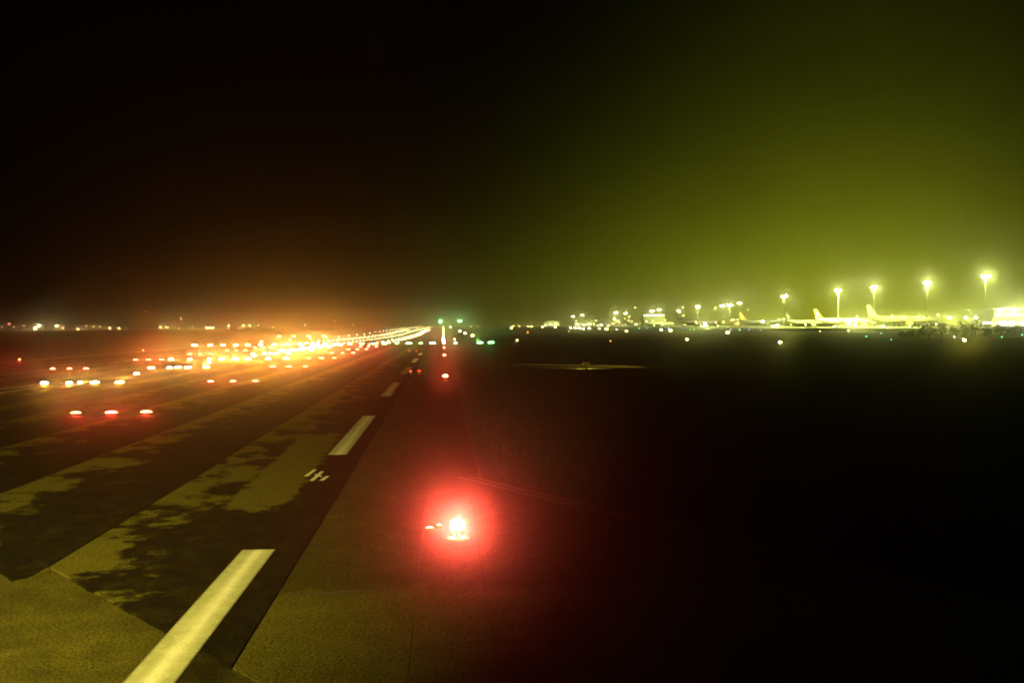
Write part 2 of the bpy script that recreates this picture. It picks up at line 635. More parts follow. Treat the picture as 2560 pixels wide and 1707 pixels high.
def paint_material():
    m = bpy.data.materials.new('runway_marking_paint')
    m.use_nodes = True
    t = m.node_tree
    b = t.nodes['Principled BSDF']
    nb = NB(t)
    g = nb.n('ShaderNodeTexCoord')
    mp = nb.n('ShaderNodeMapping')
    t.links.new(g.outputs['Object'], mp.inputs[0])
    mp.inputs['Scale'].default_value = (4.2, 0.10, 1)
    streak = nb.noise(mp.outputs[0], 1.0, 3.0, 0.5)
    fine = nb.noise(g.outputs['Object'], 30.0, 4.0, 0.7)
    s = nb.n('ShaderNodeSeparateXYZ')
    t.links.new(g.outputs['Object'], s.inputs[0])
    wander = nb.m('MULTIPLY_ADD', streak, 0.22, -0.09)
    dx = nb.m('DIVIDE', nb.m('SUBTRACT', s.outputs[0], wander), 0.10)
    core = nb.m('EXPONENT', nb.m('MULTIPLY', nb.m('MULTIPLY', dx, dx), -1.0))
    mott = nb.noise(g.outputs['Object'], 3.0, 5.0, 0.7)
    wear = nb.m('ADD', nb.m('MULTIPLY', core, 0.75), nb.m('MULTIPLY_ADD', mott, 1.1, -0.45))
    wear = nb.m('MINIMUM', nb.m('MAXIMUM', wear, 0.0), 1.0)
    edge = nb.step(nb.m('ADD', nb.m('ABSOLUTE', s.outputs[0]), nb.m('MULTIPLY_ADD', fine, 0.10, -0.05)), 0.235, 0.27)
    col = nb.mix(wear, (0.40, 0.40, 0.26, 1), (0.86, 0.84, 0.80, 1))
    col = nb.mix(nb.m('MULTIPLY', edge, 0.75), col, (0.12, 0.11, 0.08, 1))
    f = nb.m('MAXIMUM', nb.m('MULTIPLY_ADD', nb.noise(g.outputs['Object'], 26.0, 6.0, 0.95), 2.0, 0.0), 0.15)
    sc = nb.n('ShaderNodeVectorMath', operation='SCALE')
    t.links.new(col, sc.inputs[0])
    t.links.new(f, sc.inputs['Scale'])
    t.links.new(sc.outputs[0], b.inputs['Base Color'])
    b.inputs['Roughness'].default_value = 0.6
    return m


M = {}
M['rubber'] = mat('tyre_rubber', (0.02, 0.02, 0.02), 0.8)
M['asphalt'] = asphalt_material()
M['paint'] = paint_material()
M['faded'] = mat('faded_marking', (0.045, 0.04, 0.02), 0.8, var=0.6, scale=5)
M['grass'] = mat('night_grass', (0.006, 0.008, 0.003), 0.95, var=0.6, scale=0.8, bump=0.4)
M['runway'] = mat('runway_asphalt', (0.03, 0.028, 0.024), 0.9, var=0.4, scale=0.7)
M['concrete'] = mat('apron_concrete', (0.36, 0.35, 0.27), 0.8, var=0.25, scale=0.15)
M['straw'] = mat('pale_light_streak', (0.42, 0.36, 0.16), 0.95, var=0.5, scale=6, bump=0.5)  # pale tone put in so the streak of light shows on the grass
M['metal'] = mat('lamp_housing', (0.30, 0.26, 0.08), 0.5, 0.3, var=0.3, scale=14)
M['steel'] = mat('galvanised_steel', (0.35, 0.35, 0.33), 0.45, 0.6, var=0.2, scale=2)
M['dark'] = mat('dark_paint', (0.03, 0.03, 0.03), 0.6, var=0.3)
M['white'] = mat('aircraft_white', (0.78, 0.77, 0.70), 0.35, var=0.06, scale=0.4)
M['cream'] = mat('aircraft_cream', (0.75, 0.62, 0.30), 0.4, var=0.08, scale=0.4)
M['orange'] = mat('fin_orange', (0.70, 0.34, 0.06), 0.45, var=0.1, scale=0.5)
M['navy'] = mat('fin_navy', (0.03, 0.05, 0.05), 0.45, var=0.2, scale=0.5)
M['belly'] = mat('aircraft_belly', (0.10, 0.11, 0.07), 0.5, var=0.2, scale=0.4)
M['wall'] = mat('building_wall', (0.34, 0.33, 0.28), 0.8, var=0.25, scale=0.3)
M['darkwall'] = mat('town_wall', (0.10, 0.09, 0.06), 0.9, var=0.4, scale=0.15)
M['leaf'] = mat('hedge_leaves', (0.035, 0.045, 0.012), 0.9, var=0.6, scale=1.2)
M['bark'] = mat('bark', (0.06, 0.045, 0.03), 0.9, var=0.4, scale=5)
M['glass'] = mat('window_glass', (0.03, 0.035, 0.04), 0.1)

WARM = (1.0, 0.80, 0.42)
M['e_red'] = emat('red_lens', (1.0, 0.17, 0.09), 32)
M['e_dimred'] = emat('dim_red_ghost', (1.0, 0.07, 0.03), 2.2)  # glow of the red spots mirrored in the window glass
M['e_white'] = emat('white_lens', WARM, 120)
M['e_far'] = emat('far_white_lens', (1.0, 0.86, 0.34), 22)
M['e_yellow'] = emat('yellow_lens', (1.0, 0.95, 0.30), 60)
M['e_green'] = emat('green_lens', (0.20, 1.0, 0.25), 60)
M['e_dimgreen'] = emat('dim_green_lens', (0.05, 0.8, 0.18), 10)
M['e_blue'] = emat('blue_lens', (0.08, 0.2, 1.0), 14)
M['e_cyan'] = emat('cyan_lens', (0.15, 0.85, 0.75), 9)
M['e_orange'] = emat('orange_lens', (1.0, 0.30, 0.05), 14)
M['e_pale'] = emat('pale_lens', (0.9, 0.8, 0.25), 30)
M['e_townlamp'] = emat('town_lens', (1.0, 0.85, 0.3), 110)
M['e_townred'] = emat('town_red_lens', (1.0, 0.2, 0.12), 60)
M['e_faint'] = emat('faint_window', (0.5, 0.42, 0.12), 0.22)
M['e_town'] = emat('faint_town_lens', (0.8, 0.6, 0.2), 18)
M['e_flood'] = emat('floodlight_lens', (0.95, 1.0, 0.55), 160)
M['e_win'] = emat('lit_window', (1.0, 0.93, 0.42), 1.9)
M['e_winhi'] = emat('bright_lit_window', (1.0, 0.96, 0.6), 6.0)

RED_L = (1.0, 0.050, 0.022)
WHITE_L = (1.0, 0.42, 0.05)
YEL_L = (1.0, 0.75, 0.06)
GRN_L = (0.12, 1.0, 0.10)
MAST_L = (0.90, 1.0, 0.20)

# ------------------------------------------------------------------ ground
ys = [-40, 0, 40, 80, 140, 170, 203, 240, 278, 330, 385, 445, 505, 565, 650, 745, 800, 866, 950, 1050, 1160, 1400, 1700, 2000, 2400, 2900, 3300]
xs = [-1050, -600, -300, -150, -52, -30, -10, 10, 60, 110, 160, 210, 400, 700]
bm = new()
g = [[bm.verts.new((x, y, zr(y) - 0.06)) for x in xs] for y in ys]
for a, b in zip(g, g[1:]):
    for i in range(len(xs) - 1):
        bm.faces.new((a[i], a[i + 1], b[i + 1], b[i]))
ground = mesh_obj('ground', bm, M['grass'])
tag(ground, 'dark grass airfield stretching away beside the runway', kind='structure')

# runway base sheet under the lanes
bm = new()
prev = None
for y in ys[:-2]:
    v = [bm.verts.new((x, y, zr(y) - 0.03)) for x in (-51.4, 0.9)]
    if prev:
        bm.faces.new((prev[0], prev[1], v[1], v[0]))
    prev = v
runway = mesh_obj('runway', bm, M['runway'])
tag(runway, 'long asphalt runway running away to the lights on the horizon', kind='structure')

SEAM = lambda x: 12.5 - 1.54 * (x + 1.9)
YL = [40, 80, 140, 203, 278]


def strip_mesh(x0, x1, y0a, y0b, z=0.0, cut=None):
    bm = new()
    prevs = None
    rows = [(y0a, y0b)] + [(y, y) for y in YL if y > max(y0a, y0b)]
    top = []
    for ya, yb in rows:
        a = bm.verts.new((x0, ya, zr(ya) + z)); b = bm.verts.new((x1, yb, zr(yb) + z))
        if prevs:
            bm.faces.new((prevs[0], prevs[1], b, a))
        else:
            c = bm.verts.new((x0, ya, -0.03)); d = bm.verts.new((x1, yb, -0.03))
            bm.faces.new((c, d, b, a))
        prevs = (a, b)
    return bm


joint = 0.03
for k in range(13):
    x1 = -2.3 - 3.8 * k
    x0 = x1 - 3.8
    if x0 < -51.5:
        break
    o = mesh_obj('paving_lane', strip_mesh(x0 + joint / 2, x1 - joint / 2, SEAM(x0) + .04, SEAM(x1) + .04), M['asphalt'], runway)
# lane right of the dashed line, and the wide near slabs
bm = new()
pts = [(-2.3 + joint / 2, SEAM(-2.3) + .04), (-0.4, SEAM(-0.4) + .04), (-0.4, 24.9), (-2.3 + joint / 2, 23.4)]
prism(bm, pts, -0.03, 0.0, 'xy'); mesh_obj('paving_slab', bm, M['asphalt'], runway)
bm = new()
prism(bm, [(-2.3 + joint / 2, 23.44), (-0.4, 24.94), (0.8, 25.3), (0.8, 277), (-2.3 + joint / 2, 277)], -0.03, 0.0, 'xy')
bm.free()
bm = strip_mesh(-2.3 + joint / 2, 0.85, 23.5, 25.3)
mesh_obj('paving_lane', bm, M['asphalt'], runway)
bm = new()
prism(bm, [(-0.392, SEAM(-0.392) + .04), (0.54, SEAM(0.54) + .04), (0.54, 25.25), (-0.392, 24.93)], -0.03, 0.0, 'xy')
mesh_obj('paving_slab', bm, M['asphalt'], runway)
bm = new()
prism(bm, [(0.55, SEAM(0.55) + .04), (3.0, 5.0), (18.0, -6.0), (14.0, 2.0), (7.3, 15.9), (0.95, 29.6), (0.55, 25.1)], -0.03, 0.0, 'xy')
mesh_obj('paving_slab', bm, M['asphalt'], runway)
bm = new()
prism(bm, [(-51, SEAM(-51)), (-51, -20), (17.9, -20), (17.9, -6.1), (2.97, 4.97)], -0.03, 0.0, 'xy')
mesh_obj('paving_slab', bm, M['asphalt'], runway)

# markings -------------------------------------------------------------
def marking(pts, z=0.004, m=None, name='painted_line', origin=None):
    cx = sum(p[0] for p in pts) / len(pts) if origin is None else origin[0]
    cyy = sum(p[1] for p in pts) / len(pts) if origin is None else origin[1]
    bm = new()
    prism(bm, [(p[0] - cx, p[1] - cyy) for p in pts], 0.0, 0.004, 'xy')
    return mesh_obj(name, bm, m or M['paint'], runway, (cx, cyy, z + zr(cyy)))


marking([(-3.33, SEAM(-3.33) + .012), (-2.79, SEAM(-2.79) + .012), (-2.79, 20.1), (-3.33, 20.1)], name='edge_dash')
for a, b in ((35.0, 50.0), (64.2, 79.5), (94, 110), (124, 139), (154, 169)):
    marking([(-3.33, a), (-2.79, a), (-2.79, b), (-3.33, b)], name='edge_dash')
a = SEAM(-3.1) - .02
marking([(-3.33, 3), (-2.79, 3), (-2.79, SEAM(-2.79) - .006), (-3.33, SEAM(-3.33) - .006)], name='edge_dash')
# three leftover slivers of paint in the gap of the dashes
for x, y0, y1 in ((-3.36, 30.0, 31.3), (-3.13, 29.1, 30.9), (-2.90, 29.1, 29.9)):
    marking([(x - .08, y0), (x + .02, y0), (x + .09, y1), (x + .0, y1)], name='paint_remnant')
marking([(-3.22, 30.2), (-2.98, 29.7), (-2.98, 29.85), (-3.22, 30.4)], z=0.0085, name='paint_remnant')
# displaced threshold arrow on the centre line
marking([(-26.1, 60), (-25.2, 60), (-25.2, 86), (-26.1, 86)], name='arrow_shaft')
marking([(-28.6, 70), (-27.4, 70), (-25.9, 88.6), (-26.1, 92)], name='arrow_barb', z=0.0085)
marking([(-22.7, 70), (-23.9, 70), (-25.4, 88.6), (-25.2, 92)][::-1], name='arrow_barb', z=0.0085)
# edge lines of the turn-off, two thin worn stripes
for off in (0.0, 0.28):
    dx, dy = 6.4, -13.7
    L = math.hypot(dx, dy)
    nx, ny = -dy / L, dx / L
    p0 = (0.95 - nx * (0.35 + off), 29.6 - ny * (0.35 + off)); p1 = (7.3 - nx * (.35 + off), 15.9 - ny * (.35 + off))
    marking([(p0[0], p0[1]), (p1[0], p1[1]), (p1[0] - nx * .1, p1[1] - ny * .1), (p0[0] - nx * .1, p0[1] - ny * .1)][::-1], m=M['faded'], name='faded_line')

# sealed cracks beside the dashed line
for pts in ([(-2.05, 16.6), (-1.6, 16.75), (-1.0, 16.8), (-1.0, 16.84), (-1.6, 16.80), (-2.05, 16.66)], [(-1.0, 16.8), (-0.5, 16.62), (-0.45, 16.66), (-1.0, 16.84)], [(-0.2, 13.9), (0.5, 13.95), (0.5, 13.99), (-0.2, 13.94)]):
    marking(pts, m=M['rubber'], name='sealed_crack', z=0.002)

# parallel taxiway and apron
bm = new()
prev = None
for y in ys[4:-2]:
    v = [bm.verts.new((x, y, zr(y) - 0.035)) for x in (132, 150)]
    if prev:
        bm.faces.new((prev[0], prev[1], v[1], v[0]))
    prev = v
tag(mesh_obj('taxiway', bm, M['runway']), 'dark parallel taxiway between the runway and the apron', kind='structure')
bm = new()
AY = [340, 520, 745, 900, 1160, 1500, 2000, 2600]
AZ = lambda y: max(1.0, zr(y) + 0.25)
for y0, y1 in zip(AY, AY[1:]):
    a = [bm.verts.new(p) for p in ((212, y0, AZ(y0)), (560, y0, AZ(y0)), (560, y1, AZ(y1)), (212, y1, AZ(y1)))]
    bm.faces.new(a)
    b = [bm.verts.new(p) for p in ((209, y0, zr(y0) - .1), (209, y1, zr(y1) - .1))]
    bm.faces.new((a[0], a[3], b[1], b[0]))
apron = mesh_obj('apron', bm, M['concrete'])
tag(apron, 'floodlit concrete apron where the airliners are parked', kind='structure')

# ------------------------------------------------------------------ airfield lamps
_lm = {}


def lamp_meshes(lens, r, h, elevated=False):
    """(housing mesh, lens mesh) shared between alike lamps; origin on the pavement"""
    key = (lens, r, h, elevated)
    if key in _lm:
        return _lm[key]
    bm = new()
    if elevated:
        lathe(bm, [(r * .9, 0), (r * .9, .03), (r * .25, .05), (r * .25, h - r * .8), (r * .8, h - r * .6), (r * .85, h - r * .2)], 10)
    else:
        lathe(bm, [(r * 2.7, 0), (r * 2.6, .02), (r * 2.4, .03)], 12)
    a = bpy.data.meshes.new('lamp_housing'); bm.to_mesh(a); bm.free(); a.materials.append(M['metal'])
    bm = new()
    z0 = h - r * .2 if elevated else .04
    lathe(bm, [(r, z0), (r * .97, z0 + r * .3), (r * .75, z0 + r * .62), (r * .35, z0 + r * .82)], 12)
    if not elevated:
        bmesh.ops.scale(bm, vec=(2.1, 1.0, .7), verts=bm.verts)
    b = bpy.data.meshes.new('lamp_lens'); bm.to_mesh(b); bm.free(); b.materials.append(M[lens])
    bm = new(); bm.from_mesh(a); n0 = len(bm.faces); bm.from_mesh(b)
    bm.faces.ensure_lookup_table()
    for f in bm.faces[n0:]:
        f.material_index = 1
    c = bpy.data.meshes.new('lamp'); bm.to_mesh(c); bm.free()
    c.materials.append(M['metal']); c.materials.append(M[lens])
    _lm[key] = (a, b, c, z0)
    return _lm[key]


def lamp(name, x, y, label, cat, group, lens, r=.12, h=.1, elevated=False, detail=None, light=None, z=None, tilt=5.0, cone=36):
    a, b, c, z0 = lamp_meshes(lens, r, h, elevated)
    zz = (zr(y) + .004) if z is None else z
    if detail is None:
        detail = y < 200
    if detail:
        root = empty(name, (x, y, zz))
        for nm, me in (('housing', a), ('lens', b)):
            o = bpy.data.objects.new(nm, me); COL.objects.link(o); o.parent = root
            if nm == 'lens':
                sr = random.uniform(.7, 1.12); o.scale = (sr, 1, random.uniform(.8, 1.1))
    else:
        root = bpy.data.objects.new(name, c); COL.objects.link(root); root.location = (x, y, zz)
    tag(root, label, cat, group)
    if light:
        e, col = light
        d = Vector((-x * .9, -y, 0)).normalized()
        d.z = math.tan(R(tilt))
        spot(root, e, col, cone, d, (d.x * (r + .06), d.y * (r + .06), z0 + r * .6))
    return root


ORD = ['nearest', 'second nearest', 'third nearest', 'fourth nearest', 'fifth nearest', 'sixth nearest', 'seventh nearest', 'farthest']
CXL = -24.4
ERAMP = [.6, .42, .55, 1.3, 1.5, 1.5, 1.4, 1.2]
ROWS = [53, 83, 113, 143, 173, 203, 233, 261]
for i, Y in enumerate(ROWS):
    Y = Y + 0.4
    for s, side in ((1, 'right'), (-1, 'left')):
        if s == -1 and i < 2:
            continue
        for j, dx in enumerate((-1.5, 0, 1.5)):
            x = CXL + s * 10.0 + dx + (0.1 if i else 0)
            pos = ('left', 'middle', 'right')[j]
            ordn = ORD[i] if s == 1 else ORD[i - 2] if i < 7 else 'farthest'
            lamp('approach_light', x, Y, f'{pos} lamp of the {ordn} red group of three in the {side}-hand side row', 'runway light',
                 'red side row lamps before the threshold', 'e_red', .125, light=(E_RED * ERAMP[i], RED_L))
    if i == 0:
        continue
    if i == 3:
        xsn = [-31.8, -29.7, -27.4, -26.0, -24.4, -22.9, -20.6, -18.5]
    else:
        xsn = [-26.9, -25.4, -23.5, -22.0]
        xsn = [CXL - 2.6, CXL - .95, CXL + .75, CXL + 2.4]
    for j, x in enumerate(xsn):
        what = 'the long white crossbar' if i == 3 else f'the {ORD[i - 1]} short white bar between red rows'
        nth = ['first', 'second', 'third', 'fourth', 'fifth', 'sixth', 'seventh', 'eighth'][j]
        lamp('approach_light', x + .1, Y, f'{nth} lamp from the left in {what}', 'runway light', 'white approach bar lamps', 'e_white', .135, light=(E_WHT * ERAMP[i], WHITE_L))
names_c = ['nearest', 'second nearest', 'third nearest', 'fourth nearest', 'fifth nearest', 'sixth nearest', 'seventh nearest', 'eighth nearest', 'ninth nearest', 'tenth nearest', 'eleventh nearest', 'farthest']
for i in range(12):
    lamp('centreline_light', CXL - .3, 84 + 15.2 * i, f'small single yellow-white centre-line lamp before the green threshold, {names_c[i]}', 'runway light', 'small centre line lamps', 'e_white', .10, light=(E_WHT * .15, WHITE_L))
# runway edge: red before the threshold, white beyond
near_lamp = empty('runway_edge_light', (0.215, 20.75, 0.002))
tag(near_lamp, 'brilliant red edge lamp glaring alone on the pavement in the foreground', 'runway light', 'red runway edge lamps')
bm = new(); lathe(bm, [(.2, 0), (.2, .02), (.17, .035)], 20); mesh_obj('base_plate', bm, M['metal'], near_lamp)
bm = new(); lathe(bm, [(.045, .035), (.045, .11)], 12); mesh_obj('stem', bm, M['metal'], near_lamp)
bm = new(); lathe(bm, [(.06, .11), (.115, .13), (.12, .17), (.115, .18)], 20); mesh_obj('housing', bm, M['metal'], near_lamp)
bm = new(); lathe(bm, [(.12, .18), (.122, .25), (.10, .31), (.05, .34)], 20); mesh_obj('lens', bm, M['e_red'], near_lamp, smooth=True)
for k in range(4):
    a = k * math.pi / 2 + .4
    bm = new(); lathe(bm, [(.014, .035), (.014, .05)], 6, c=(.15 * math.cos(a), .15 * math.sin(a), 0)); mesh_obj('bolt', bm, M['steel'], near_lamp)
spot(near_lamp, E_NEAR, (1.0, 0.075, 0.045), 46, (0, -1, .44), (0, -.17, .27), blend=.7)
for j, (x, y, s) in enumerate(((-.27, 21.85, .035), (-.10, 22.1, .03))):  # window-glass ghosts of the red edge lamp, added as tiny glowing lamps
    lamp('marker_or_ghost_light', x, y, ('red glass-reflection spot just left of the glaring foreground lamp, ' + ('left' if j == 0 else 'right') + ' one of the pair'), 'marker light', 'pairs of small red glass reflections', 'e_red', s, light=None)
for n, Y, xa, xb in (('near', 93, -2.5, -1.85), ('far', 176, -4.9, -3.9)):  # two more pairs of glass reflections, added as glowing lamps
    for j, x in enumerate((xa, xb)):
        lamp('marker_or_ghost_light', x, Y, f'{"left" if j == 0 else "right"} red glass-reflection spot of the {n} pair between dashed line and red edge lamps', 'marker light', 'pairs of small red glass reflections', 'e_dimred', .13, elevated=True, h=.25, detail=True)
for i, Y in enumerate((81.5, 141, 198, 250)):
    lamp('runway_edge_light', .12, Y, f'red edge lamp beyond the foreground one, {ORD[i]} of the row', 'runway light', 'red runway edge lamps', 'e_red', .17, .3, True, light=(E_EDGE, RED_L), detail=True, cone=24, tilt=9)
for i, Y in enumerate((141, 198)):
    lamp('runway_edge_light', -48.2, Y, f'single red edge lamp far left of the runway, {"nearer" if i == 0 else "farther"} one', 'runway light', 'red runway edge lamps', 'e_red', .16, .3, True, light=(E_RED, RED_L), detail=True)
# threshold
gx = [-54.8, -51.4, -48.6, -45.8, -43.2, -40.4, -37.7, -35.0, -32.0, -29.3, -26.5, -23.8, -21, -18.3, -15.6, -13.0, -10.4, -7.7, -5.1, -2.4, 2.8, 8.3, 10.8]
nth = ['first', 'second', 'third', 'fourth', 'fifth', 'sixth', 'seventh', 'eighth', 'ninth', 'tenth', 'eleventh', 'twelfth', 'thirteenth', 'fourteenth', 'fifteenth', 'sixteenth', 'seventeenth', 'eighteenth', 'nineteenth', 'twentieth', 'twenty-first', 'twenty-second', 'twenty-third']
for i, x in enumerate(gx):
    big = i in (0, 17, 19, 21, 22)
    lamp('threshold_light', x, 274 - (3 if i < 6 else 0), f'green threshold lamp across the runway end, {nth[i]} from the left', 'runway light', 'green threshold lamps',
         'e_yellow' if 2 < i < 8 else 'e_green', .3 if big else (.16 if i in (16, 18, 20) else .22), light=(E_GRN * (1.6 if big else .5), WHITE_L if 2 < i < 8 else GRN_L))
# white edge lamps beyond the threshold
for s, x, word in ((1, .12, 'right'), (-1, -48.2, 'left')):
    for i in range(44):
        Y = 325 + 60 * i if s < 0 else 262 + 60 * i
        lab = f'white lamp of the {word} runway edge beyond the green threshold, {ORD[i]}' if i < 6 else f'white lamp merged into the far {word} edge strand of the runway'
        lamp('runway_edge_light', x, Y, lab, 'runway light', f'white {word} edge lamps', 'e_far' if (i > 2 or s < 0) else 'e_white', .24 + .005 * i, .3, True,
             light=((E_FAR if s > 0 else E_FAR * .6), WHITE_L if i < 16 else YEL_L) if i < 26 and i % (1 if i < 10 else 3) == 0 else None)
# touchdown zone bars and centre line
for i in range(30):
    Y = 292 + 30 * i
    for s, word in ((1, 'right'), (-1, 'left')):
        for j, dx in enumerate((-1.5, 0, 1.5)):
            if i < 4:
                lab = f'{("left", "middle", "right")[j]} white lamp of the {ORD[i]} touchdown bar on the {word} beyond the threshold'
            else:
                lab = f'white touchdown lamp merged into the {word} inner strand of runway light'
            lamp('touchdown_light', CXL + s * 10 + dx, Y, lab, 'runway light', f'white touchdown lamps, {word} strand', 'e_far', .13 + .003 * i,
                 light=(E_FAR * 1.3, WHITE_L) if j == 1 and (i < 10 or i % 3 == 0) else None)
for i in range(110):
    Y = 285 + 15 * i if i < 60 else 285 + 900 + (i - 60) * 32
    lab = f'small white centre lamp beyond the threshold, {ORD[i]}' if i < 4 else 'white centre lamp merged into the middle strand of runway light'
    lamp('centreline_light', CXL, Y, lab, 'runway light', 'white centre strand lamps', 'e_far' if Y < 2300 else 'e_red',   .10 + .0018 * i, light=(E_FAR, WHITE_L) if i % 8 == 3 and i < 70 else None)
# precision approach units left of the runway
for i, (x, y) in enumerate(((-77, 575), (-70.2, 575), (-63.2, 575), (-56.2, 575))):
    root = empty('approach_slope_light', (x, y, zr(y) - .05))
    tag(root, f'white approach-slope light box left of the runway, {("leftmost", "second from left", "third from left", "rightmost")[i]} of four', 'approach light', 'approach slope lights')
    bm = new(); box(bm, -.8, .8, -.4, .5, .35, .95); mesh_obj('box', bm, M['metal'], root)
    bm = new()
    for k in (-.5, 0, .5):
        lathe(bm, [(.20, -.46), (.20, -.41)], 10, c=(k, 0, .68), axis='y')
    mesh_obj('lens', bm, M['e_far'], root)
    for px, py in ((-.7, -.3), (.7, -.3), (-.7, .4), (.7, .4)):
        bm = new(); box(bm, px - .04, px + .04, py - .04, py + .04, 0, .35); mesh_obj('leg', bm, M['steel'], root)
    spot(root, E_FAR * 1.4, WHITE_L, 30, (.13, -1, .05), (0, -.55, .65))

# ------------------------------------------------------------------ taxiway lamps right of the runway
right_n = 0
TL = sorted(TAXI_LAMPS, key=lambda r: r[1])
for i, (x, y, z, s) in enumerate(TL):
    if x < 13:
        lab = f'yellow lamp close right of the white edge strand, {("nearest", "second nearest", "third nearest", "farthest")[min(right_n, 3)]} of four'
        right_n += 1
    else:
        lab = f'yellow-white taxiway lamp on dark grass right of the runway, {i + 1 - right_n}{"st" if i + 1 - right_n in (1, 21) else "nd" if i + 1 - right_n in (2, 22) else "rd" if i + 1 - right_n in (3, 23) else "th"} nearest'
    rr = s * y * .00155 / 2.2 + .08
    rr = min(rr, .9)
    zz = zr(y)
    h = max(.35, z - zz)
    lamp('taxiway_light', x, y, lab, 'taxiway light', 'yellow-white taxiway lamps', 'e_yellow', rr, h + rr * .2, True, detail=True, light=(E_TAXI * s * s * (1 + y / 400), YEL_L))
kinds = {'g': ('e_dimgreen', 'green'), 'b': ('e_blue', 'blue'), 'c': ('e_cyan', 'pale blue-green'), 'y': ('e_pale', 'pale yellow'), 'w': ('e_pale', 'small pale'), 'o': ('e_orange', 'orange')}
cnt = {}
ML = sorted(MARKER_LAMPS, key=lambda r: math.atan2(r[0], r[1]))
tot = {k: sum(1 for r in ML if r[3] == k) for k in kinds}
for x, y, z, k in ML:
    c = cnt[k] = cnt.get(k, 0) + 1
    lens, word = kinds[k]
    o_ = nth[c - 1]
    lab = f'dim {word} marker lamp on dark ground below the apron, ' + (f'{o_} from the left' if tot[k] > 1 else 'the only one')
    lamp('marker_or_ghost_light', x, y, lab, 'marker light', f'dim {word} marker lamps', lens, .05 + y * .00042, max(.3, z - zr(y)), True, detail=True)

# ------------------------------------------------------------------ floodlight masts
def lathe_mesh(name, prof, n, m):
    bm = new(); lathe(bm, prof, n)
    me = bpy.data.meshes.new(name); bm.to_mesh(me); bm.free(); me.materials.append(m)
    return me


bm = new(); lathe(bm, [(1.5, -.1), (1.5, .1), (.3, .15)], 14); ring_me = bpy.data.meshes.new('head_frame'); bm.to_mesh(ring_me); bm.free(); ring_me.materials.append(M['steel'])
bm = new(); box(bm, -.4, .4, -.25, .25, -.3, .25)
fl_me = bpy.data.meshes.new('floodlight'); bm.to_mesh(fl_me); bm.free(); fl_me.materials.append(M['steel'])
bm = new(); box(bm, -.36, .36, -.30, -.255, -.26, .2); box(bm, -.34, .34, -.22, .22, -.36, -.305)
gl_me = bpy.data.meshes.new('glass_front'); bm.to_mesh(gl_me); bm.free(); gl_me.materials.append(M['e_flood'])
ob_me = lathe_mesh('obstruction_lamp', [(.22, 0), (.22, .35), (.1, .5)], 8, M['e_red'])
mast_words = ['brightest tall floodlight mast at the right, beside the lit terminal', 'second tall floodlight mast from the right, over the near parked airliner', 'third tall floodlight mast from the right, above a pale airliner tail',
              'fourth tall floodlight mast from the right, above the orange-finned airliner', 'fifth tall floodlight mast from the right, above the dark-finned airliner',
              'small dim floodlight mast with a red top, right of the two bright far ones', 'bright far floodlight mast just left of the dim red-topped one', 'weak lamp mast touching the left of a bright far floodlight',
              'wide bright floodlight mast over the low pale airliner', 'small floodlight mast left of the wide bright one', 'right floodlight mast of the pair above the long bright bar',
              'left floodlight mast of the pair above the long bright bar', 'right floodlight mast of the second pair from the left end', 'left, brighter floodlight mast of the second pair from the left end',
              'right floodlight mast of the leftmost pair', 'leftmost floodlight mast of the whole line']
for i, (x, y, z, e) in enumerate(MASTS):
    base = max(1.0, zr(y) + .25) if x < 560 else zr(y)
    h = z - base
    root = empty('floodlight_mast', (x, y, base))
    tag(root, mast_words[i], 'floodlight mast', 'apron floodlight masts')
    bm = new(); lathe(bm, [(.55, 0), (.5, .6), (.42, .62), (.2, h + .2)], 10); mesh_obj('pole', bm, M['steel'], root)
    fr = bpy.data.objects.new('head_frame', ring_me); COL.objects.link(fr); fr.parent = root; fr.location = (0, 0, h)
    sf = .75 + .35 * e if y < 1000 else 1.1 + .4 * e
    fr.scale = (sf, sf, sf)
    for k in range(6 if y < 1000 else 4):
        n_ = 6 if y < 1000 else 4
        a = 2 * math.pi * k / n_ + .3
        fo = bpy.data.objects.new('floodlight', fl_me); COL.objects.link(fo); fo.parent = root
        fo.location = (1.5 * sf * math.cos(a), 1.5 * sf * math.sin(a), h - .15); fo.rotation_euler = (0, 0, a + math.pi / 2 + math.pi)
        fo.rotation_euler = (0, 0, a + math.pi / 2); fo.scale = (sf, sf, sf)
        go = bpy.data.objects.new('glass_front', gl_me); COL.objects.link(go); go.parent = fo
    ob = bpy.data.objects.new('obstruction_lamp', ob_me); COL.objects.link(ob); ob.parent = root; ob.location = (0, 0, h + .2)
    spot(root, E_MAST * e, MAST_L, 136, (-.5, .45, -1), (0, 0, h - 1.0), blend=.25, rad=.6)
    pl = bpy.data.lights.new('lamp_light', 'POINT')
    pl.energy = E_MPT * e * (1.0 if y < 1000 else .4); pl.color = MAST_L; pl.shadow_soft_size = .3
    po = bpy.data.objects.new('lamp_light', pl); COL.objects.link(po); po.parent = root; po.location = (0, -2.2 * sf, h - .6)

